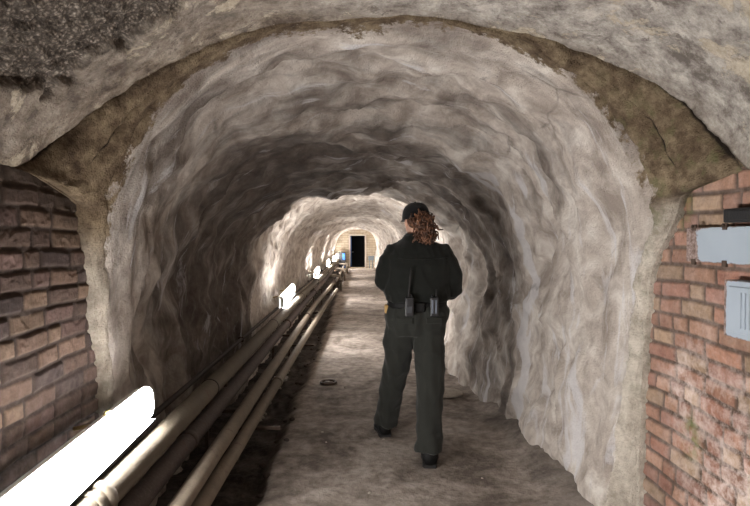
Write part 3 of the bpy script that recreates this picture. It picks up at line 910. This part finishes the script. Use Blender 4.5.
for lb, gr, n, fn, kind, (s0, s1) in groups:
    for k in range(n):
        s = rnd.uniform(s0, s1)
        for _ in range(60):
            x, yy = fn()
            if all(math.hypot(x - a, yy - b) > (s + c) * 1.35 for a, b, c in PLACED) and all(abs(yy - q) > s + .04 for q in (3.75, 6.7, 9.7)): break
        else: continue
        PLACED.append((x, yy, s))
        o = bpy.data.objects.new('stone' if s > .014 else 'pebble', sm[kind * 3 + rnd.randrange(3)]); COL.objects.link(o)
        o.location = (x, yy, fz(x, yy) + s * .35); o.scale = (s * rnd.uniform(.8, 1.3), s, s); o.rotation_euler = (0, 0, rnd.uniform(0, 6.28))
        tag(o, lb, 'stone', gr)
# crumpled pale scrap by the second coupling
mb = MB(); mb.ball((0, 0, 0), (.075, .10, .035), 3); me = mb.mesh('crumpled_paper')
for v in me.vertices:
    v.co *= 1 + .55 * (abs(noise.noise(v.co * 32)) - .2)
cp = link('crumpled_paper', me, simple('crumpled_scrap', (.55, .53, .50), .8), smooth=False)
cp.location = (-.83, 5.9, fz(-.83, 5.9) + .025)
tag(cp, 'crumpled pale scrap of paper between the pipes past the dark near stretch', 'scrap')

# ------------------------------------------------------------------ person
PX, PY = .41, 3.70
person = tag(empty('person', (PX, PY, 0)), 'person in a black cap, dark jacket and olive trousers, walking away down the tunnel', 'person')
O = Vector((PX, PY, 0))
def L(*p): return Vector(p) - O
hy = math.radians(20)
HC = Vector((.402, 3.715, 1.575))                      # head centre
HM = Matrix.Translation(HC - O) @ Matrix.Rotation(hy, 4, 'Z') @ Matrix.Rotation(math.radians(-6), 4, 'X')
def hp(x, y, z): return HM @ Vector((x, y, z))
# body: one continuous surface, head, trunk, arms, hands, legs
mb = MB()
mb.rings([(.86, 0, .01, .145, .10), (.95, 0, .0, .165, .115), (1.05, 0, 0, .15, .10), (1.2, 0, 0, .155, .10), (1.33, 0, 0, .165, .10), (1.39, 0, 0, .15, .085), (1.43, 0, 0, .09, .06)], 28)
mb.tube([L(.41, 3.70, 1.38), L(.405, 3.70, 1.44), L(.403, 3.71, 1.53)], [.062, .056, .056], 18)
mb.ball(hp(0, -.005, .035), (.077, .095, .095), 3, Matrix.Rotation(hy, 4, 'Z'))
mb.ball(hp(0, .025, -.035), (.060, .066, .080), 3, Matrix.Rotation(hy, 4, 'Z'))
mb.ball(hp(0, .062, -.092), (.026, .022, .020), 2)
mb.tube([hp(0, .085, .02), hp(0, .102, -.012), hp(0, .112, -.030), hp(0, .098, -.036)], [.010, .013, .016, .010], 10)
mb.tube([hp(-.03, .088, -.062), hp(0, .098, -.062), hp(.03, .088, -.062)], [.006, .010, .006], 8)
for s in (-1, 1):
    mb.ball(hp(s * .076, -.005, -.01), (.010, .020, .032), 2, Matrix.Rotation(hy, 4, 'Z'))
    mb.tube([hp(s * .045, .085, .022), hp(s * .02, .095, .024)], .008, 8)
armL = [L(.27, 3.70, 1.375), L(.215, 3.69, 1.28), L(.195, 3.70, 1.18), L(.215, 3.80, 1.155), L(.26, 3.90, 1.145), L(.325, 3.985, 1.135)]
armR = [L(.55, 3.70, 1.375), L(.61, 3.69, 1.27), L(.650, 3.70, 1.14), L(.635, 3.80, 1.10), L(.585, 3.90, 1.105), L(.505, 3.985, 1.115)]
for A in (armL, armR):
    mb.tube(A, [.060, .050, .046, .044, .036, .028], 16)
legR = [L(.505, 3.70, .93), L(.497, 3.65, .75), L(.485, 3.585, .50), L(.47, 3.53, .28), L(.456, 3.475, .09)]
legL = [L(.320, 3.72, .93), L(.295, 3.78, .73), L(.265, 3.865, .48), L(.235, 3.94, .28), L(.212, 4.0, .10)]
for A in (legR, legL):
    mb.tube(A, [.090, .078, .056, .050, .036], 18)
# hands: palm, four curled fingers, thumb; held loosely one over the other in front of the waist
def hand(w, dirv, up, side):
    dirv = dirv.normalized(); up = (up - dirv * up.dot(dirv)).normalized(); lat = dirv.cross(up) * side
    c = w + dirv * .045
    mb.tube([w - dirv * .01, w + dirv * .02, w + dirv * .055, w + dirv * .085], [(.014, .026), (.014, .034), (.013, .040), (.010, .038)], 14)
    for k, ln in enumerate((.070, .080, .074, .058)):
        a = w + dirv * .078 + lat * (.029 - .0195 * k)
        b = a + dirv * ln * .45 - up * .010
        c2 = b + dirv * ln * .25 - up * .022
        d2 = c2 - up * .020 - dirv * .004
        mb.tube([a - dirv * .02, a, b, c2, d2], [.0085, .0088, .0082, .0075, .0062], 10)
    t0 = w + dirv * .022 + lat * .030
    mb.tube([t0 - lat * .012, t0 + lat * .012 + dirv * .018, t0 + lat * .022 + dirv * .042 - up * .012, t0 + lat * .016 + dirv * .060 - up * .022], [.011, .0105, .009, .0072], 10)
hand(armL[-1], Vector((.75, .45, -.1)), Vector((-.2, .5, .8)), -1)
hand(armR[-1], Vector((-.75, .45, .02)), Vector((.2, .5, .8)), 1)
body = mb.remesh('body', M['skin'], person, .0058, 2)
for s in (-1, 1):
    mb = MB(); mb.ball(hp(s * .031, .083, .004), .0115, 2); e_ = mb.build('eye', M['eye'], person)
    mb = MB(); mb.ball(hp(s * .031, .0925, .004), (.005, .005, .005), 2); mb.build('iris', M['black'], e_)
mb = MB(); mb.tube([hp(-.022, .095, -.060), hp(0, .106, -.060), hp(.022, .095, -.060)], [.003, .006, .003], 8); mb.build('mouth', M['lip'], person)

# jacket
mb = MB()
mb.rings([(1.025, 0, 0, .190, .135), (1.045, 0, 0, .214, .152), (1.09, 0, -.002, .222, .160), (1.18, 0, -.004, .222, .160), (1.28, .0, -.004, .226, .152),
          (1.345, 0, -.003, .222, .138), (1.385, 0, 0, .196, .118), (1.42, -.002, 0, .158, .100), (1.450, -.004, 0, .105, .084), (1.485, -.006, .003, .072, .072)], 40, 2.25)
mb.tube([L(.30, 3.70, 1.375), L(.255, 3.698, 1.36), L(.222, 3.69, 1.30), L(.196, 3.69, 1.23), L(.190, 3.705, 1.175), L(.215, 3.80, 1.155), L(.258, 3.90, 1.148), L(.308, 3.968, 1.14)],
        [.062, .078, .078, .072, .066, .058, .048, .042], 22)
mb.tube([L(.52, 3.70, 1.375), L(.565, 3.698, 1.36), L(.605, 3.69, 1.29), L(.642, 3.69, 1.20), L(.655, 3.705, 1.12), L(.636, 3.80, 1.10), L(.588, 3.90, 1.107), L(.524, 3.968, 1.112)],
        [.062, .080, .080, .075, .068, .060, .050, .043], 22)
def fold_j(p):
    a = noise.noise(Vector((p.x * 9, p.y * 9, p.z * 22)) ) * .0045
    b = noise.noise(Vector((p.x * 6 + p.z * 9, p.y * 5, p.z * 6 - p.x * 9)) + Vector((3, 1, 0))) * .008
    w_ = 1 + 1.2 * max(0, (1.14 - p.z) / .12)
    r1 = 1 - abs(noise.noise(Vector((p.x * 16, p.y * 10, p.z * 7 + p.x * 8)) + Vector((9, 0, 4)))) * 3
    return (a + b) * 1.2 * min(w_, 1.8) + max(0, r1) * .005
jacket = mb.remesh('jacket', M['jacket'], person, .0085, 5, fold_j)
mb = MB(); mb.rings([(1.445, -.004, 0, .086, .082), (1.47, -.005, 0, .080, .078), (1.495, -.006, .002, .074, .074), (1.49, -.006, .002, .066, .066), (1.45, -.004, 0, .066, .066)], 32); mb.build('collar', M['jacket'], jacket)
mb = MB()
sm_pts = [L(.41 - .19 + .38 * k / 20, 3.70 - .152 * math.sqrt(max(0, 1 - (abs(-.19 + .38 * k / 20) / .232) ** 2)) - .004, 1.335 - .012 * math.cos((k - 10) / 10 * PI / 2)) for k in range(21)]
mb.tube(sm_pts, .0022, 6); mb.build('yoke_seam', M['jacket'], jacket)

# trousers
mb = MB()
mb.rings([(.80, 0, .01, .170, .115), (.86, 0, .005, .205, .140), (.92, 0, 0, .214, .148), (.99, 0, 0, .206, .146), (1.05, 0, 0, .188, .132)], 36, 2.3)
mb.tube([L(.500, 3.70, .93), L(.495, 3.685, .84), L(.492, 3.65, .70), L(.485, 3.585, .50), L(.470, 3.53, .28), L(.460, 3.485, .14), L(.457, 3.475, .085)],
        [(.110, .115), (.112, .115), (.100, .102), (.088, .09), (.081, .086), (.078, .085), (.080, .088)], 24)
mb.tube([L(.325, 3.71, .93), L(.310, 3.735, .84), L(.287, 3.785, .70), L(.266, 3.865, .48), L(.236, 3.94, .28), L(.217, 3.99, .15), L(.212, 4.0, .095)],
        [(.108, .115), (.108, .112), (.097, .10), (.086, .088), (.081, .085), (.080, .084), (.082, .088)], 24)
def fold_t(p):
    a = noise.noise(Vector((p.x * 20, p.y * 14, p.z * 3.4)) + Vector((5, 2, 1))) * .013
    b = noise.noise(Vector((p.x * 10 + p.z * 5, p.y * 6, p.z * 12))) * .009
    r1 = max(0, 1 - abs(noise.noise(Vector((p.x * 13 + p.z * 4, p.y * 9, p.z * 6 - p.x * 6)) + Vector((1, 7, 2)))) * 4) * .004
    return a + r1 + b * (1.6 if p.z < .22 or p.z > .7 else .8)
trous = mb.remesh('trousers', M['trouser'], person, .0085, 4, fold_t)
for s in (-1, 1):
    mb = MB(); c = Vector((s * .098, -.142, .93))
    mb.box((-.055, -.006, -.03), (.055, .006, .008), .004, Matrix.Translation(c) @ Matrix.Rotation(s * .22, 4, 'Z')); mb.build('pocket_flap', M['trouser'], trous, smooth=False)
# belt
mb = MB()
n = 60; rings_ = []
ringp = [Vector((.197 * math.copysign(abs(math.cos(a)) ** .88, math.cos(a)), .143 * math.copysign(abs(math.sin(a)) ** .88, math.sin(a)), 1.018)) for a in [2 * PI * k / n for k in range(n + 1)]]
mb.tube(ringp, [(.024, .006)] * len(ringp), 10, caps=False)
belt = mb.build('belt', M['belt'], person)
mb = MB(); mb.box((-.03, .138, .993), (.03, .152, 1.043), .004); mb.build('buckle', M['bright_steel'], belt, smooth=False)
mb = MB(); mb.box((-.224, -.05, .955), (-.200, .02, 1.012), .008); mb.build('belt_pouch', M['tan'], belt, smooth=False)['label'] = 'small tan pouch on the left hip'
mb = MB(); mb.box((-.035, -.164, .975), (.035, -.140, 1.04), .008); mb.build('belt_pouch', M['belt'], belt, smooth=False)

# shoes
def shoe(heel, yaw, z0):
    T = Matrix.Translation(Vector(heel) - O) @ Matrix.Rotation(yaw, 4, 'Z')
    mb = MB()
    prof = [(0, .030, .085), (.03, .036, .10), (.07, .036, .10), (.12, .038, .080), (.18, .045, .062), (.23, .044, .05), (.265, .032, .036), (.28, .015, .026)]
    rings = []
    for (yy, wd, ht) in prof:
        wd *= 1.28; ht *= 1.1
        ring = []
        for k in range(18):
            a = 2 * PI * k / 18
            x = wd * math.copysign(abs(math.cos(a)) ** .75, math.cos(a)); z = ht / 2 + .018 + ht / 2 * math.copysign(abs(math.sin(a)) ** .75, math.sin(a))
            ring.append(mb.bm.verts.new(T @ Vector((x, yy, z + z0))))
        rings.append(ring)
    for i in range(len(rings) - 1):
        for k in range(18):
            mb.bm.faces.new((rings[i][k], rings[i][(k + 1) % 18], rings[i + 1][(k + 1) % 18], rings[i + 1][k]))
    mb.bm.faces.new(rings[0][::-1]); mb.bm.faces.new(rings[-1])
    up = mb.build('shoe', M['belt'], person)
    mb = MB()
    pl = [(0, .038), (.03, .048), (.09, .046), (.13, .049), (.18, .059), (.23, .058), (.268, .042), (.285, .015)]
    out = [Vector((w_, y_, 0)) for y_, w_ in pl] + [Vector((-w_, y_, 0)) for y_, w_ in pl[::-1]]
    a = [mb.bm.verts.new(T @ (p + Vector((0, 0, z0)))) for p in out]
    b = [mb.bm.verts.new(T @ (p + Vector((0, 0, z0 + .024)))) for p in out]
    for k in range(len(out)):
        mb.bm.faces.new((a[k], a[(k + 1) % len(out)], b[(k + 1) % len(out)], b[k]))
    mb.bm.faces.new(a[::-1]); mb.bm.faces.new(b)
    mb.build('sole', M['rubber'], up, autosmooth=40)
shoe((.462, 3.415, 0), -.12, fz(.46, 3.5) + .002)
shoe((.208, 3.945, 0), .10, fz(.21, 4.0) + .002)

# cap
HM2 = HM
mb = MB()
rr = []
for i in range(11):
    t = i / 10
    z = .028 + .100 * math.sin(t * PI / 2) ; q = math.cos(t * PI / 2) ** .62 if i < 10 else .02
    rr.append((z, q))
rings = []
for z, q in [(.012, 1.0)] + rr:
    ring = []
    for k in range(36):
        a = 2 * PI * k / 36
        rx, ry = .092 * q, .108 * q
        ring.append(mb.bm.verts.new(HM2 @ Vector((rx * math.cos(a), -.004 + ry * math.sin(a), z))))
    rings.append(ring)
for i in range(len(rings) - 1):
    for k in range(36):
        mb.bm.faces.new((rings[i][k], rings[i][(k + 1) % 36], rings[i + 1][(k + 1) % 36], rings[i + 1][k]))
mb.bm.faces.new(rings[-1]); mb.bm.faces.new(rings[0][::-1])
cap = mb.build('cap', M['cap'], person)
mb = MB()
NBm = 20
top_, bot_ = [], []
for j in range(5):
    for k in range(NBm + 1):
        a = math.radians(28) + math.radians(124) * k / NBm
        e = j / 4
        ext = .060 * math.sin((k / NBm) * PI) ** .55 * e
        x = .088 * math.cos(a); yv = .100 * math.sin(a) + ext
        z = .042 - .020 * e - .016 * (abs(k / NBm - .5) * 2) ** 2
        top_.append(HM2 @ Vector((x, yv, z + .002))); bot_.append(HM2 @ Vector((x, yv, z - .002)))
tv_ = [mb.bm.verts.new(p) for p in top_]; bv_ = [mb.bm.verts.new(p) for p in bot_]
W_ = NBm + 1
for j in range(4):
    for k in range(NBm):
        mb.bm.faces.new((tv_[j * W_ + k], tv_[j * W_ + k + 1], tv_[(j + 1) * W_ + k + 1], tv_[(j + 1) * W_ + k]))
        mb.bm.faces.new((bv_[j * W_ + k], bv_[(j + 1) * W_ + k], bv_[(j + 1) * W_ + k + 1], bv_[j * W_ + k + 1]))
for k in range(NBm):
    mb.bm.faces.new((tv_[4 * W_ + k], tv_[4 * W_ + k + 1], bv_[4 * W_ + k + 1], bv_[4 * W_ + k]))
mb.build('cap_peak', M['cap'], cap)
mb = MB(); mb.ball(HM2 @ Vector((0, -.004, .130)), .008, 2); mb.build('cap_button', M['cap'], cap)

# hair: a core plus many curls gathered at the back, falling to the right shoulder
mb = MB()
rh = random.Random(11)
mb.ball(hp(0, -.035, .0), (.080, .072, .060), 3, Matrix.Rotation(hy, 4, 'Z'))
mb.ball(L(.447, 3.590, 1.535), (.062, .045, .075), 3)
def curl(a, b, rad, turns, r0, ph):
    a, b = Vector(a), Vector(b); n = 30
    d = (b - a); t = d.normalized(); s1 = t.orthogonal().normalized(); s2 = t.cross(s1)
    pts, rs = [], []
    for i in range(n + 1):
        u = i / n; an = ph + turns * 2 * PI * u; q = rad * (.35 + .65 * u)
        p = a + d * u + (s1 * math.cos(an) + s2 * math.sin(an)) * q
        p += Vector((0, -.022 * math.sin(u * PI), 0))
        pts.append(p); rs.append(r0 * (1 - .35 * u))
    mb.tube(pts, rs, 6)
for k in range(150):
    top3 = L(.437 + rh.gauss(0, .030), 3.610 + rh.gauss(0, .015), 1.600 + rh.gauss(0, .018))
    ang = rh.uniform(-1, 1)
    end = L(.462 + ang * .068 + rh.gauss(0, .015), 3.570 + rh.gauss(0, .022), 1.432 + rh.uniform(-.022, .075) + abs(ang) * .03)
    curl(top3, end, rh.uniform(.009, .018), rh.uniform(1.6, 3.4), rh.uniform(.0050, .0078), rh.uniform(0, 6.28))
for k in range(60):       # strands running back from under the cap
    s = rh.uniform(-1, 1)
    a = hp(.084 * s, -.02 - .06 * (1 - abs(s)), .012 + rh.uniform(-.03, .01))
    b = L(.440 + rh.gauss(0, .02), 3.590 + rh.gauss(0, .01), 1.565 + rh.gauss(0, .02))
    curl(a, b, .006, 1.5, .004, rh.uniform(0, 6.28))
mb.build('hair', M['hair'], person)

# radios on the belt (their own things)
def radio(name, loc, label, tall, keys):
    r = tag(empty(name, loc), label, 'radio', 'radios clipped to the belt')
    mb = MB(); mb.box((-.027, -.018, 0), (.027, .016, .125), .006); mb.build('body', M['black'], r, smooth=False)
    mb = MB(); mb.box((-.014, .012, .05), (.014, .024, .115), .003); mb.build('clip', M['black'], r, smooth=False)
    mb = MB()
    if tall: mb.tube([(-.004, 0, .122), (-.002, 0, .16), (.006, -.002, .25), (.011, -.002, .315)], [.0085, .0075, .0062, .005], 10)
    else: mb.tube([(.014, 0, .122), (.014, 0, .175)], [.008, .006], 10)
    mb.build('antenna', M['rubber'], r)
    mb = MB(); mb.tube([(-.014 if not tall else .014, 0, .122), (-.014 if not tall else .014, 0, .140)], .007, 12); mb.build('knob', M['black'], r)
    if keys:
        for x0 in (-.019, .004):
            mb = MB(); mb.box((x0, -.0205, .02), (x0 + .011, -.0175, .108), .001); mb.build('display', M['display'], r, smooth=False)
    else:
        mb = MB(); mb.box((-.017, -.0205, .024), (.015, -.0175, .066), .001); mb.build('keypad', M['keypad'], r, smooth=False)
        mb = MB(); mb.box((-.017, -.0205, .078), (.015, -.0175, .112), .001); mb.build('grille', M['black'], r, smooth=False)
    return r
radio('two_way_radio', (.338, 3.700 - .190, .955), 'black two-way radio with a long antenna, left one on the back of the belt', True, False)
radio('two_way_radio', (.500, 3.700 - .190, .955), 'black two-way radio with a short antenna and pale front, right one on the belt', False, True)

# ------------------------------------------------------------------ camera, world, view
cam = bpy.data.cameras.new('camera'); co = bpy.data.objects.new('camera', cam); COL.objects.link(co)
co.location = (0, 0, 1.45)
co.rotation_euler = (math.radians(90 - 1.37), 0, math.radians(-1.89))
cam.sensor_width = 36; cam.lens = 545 / 750 * 36; cam.clip_start = .05; cam.clip_end = 100
S.camera = co
w_ = bpy.data.worlds.new('dark'); S.world = w_; w_.use_nodes = True
w_.node_tree.nodes['Background'].inputs[0].default_value = (.0, .0, .0, 1)
S.view_settings.view_transform = 'Standard'; S.view_settings.look = 'None'; S.view_settings.gamma = 1
S.view_settings.use_curve_mapping = False
S.view_settings.exposure = 1.05
S.cycles.max_bounces = 10; S.cycles.diffuse_bounces = 6
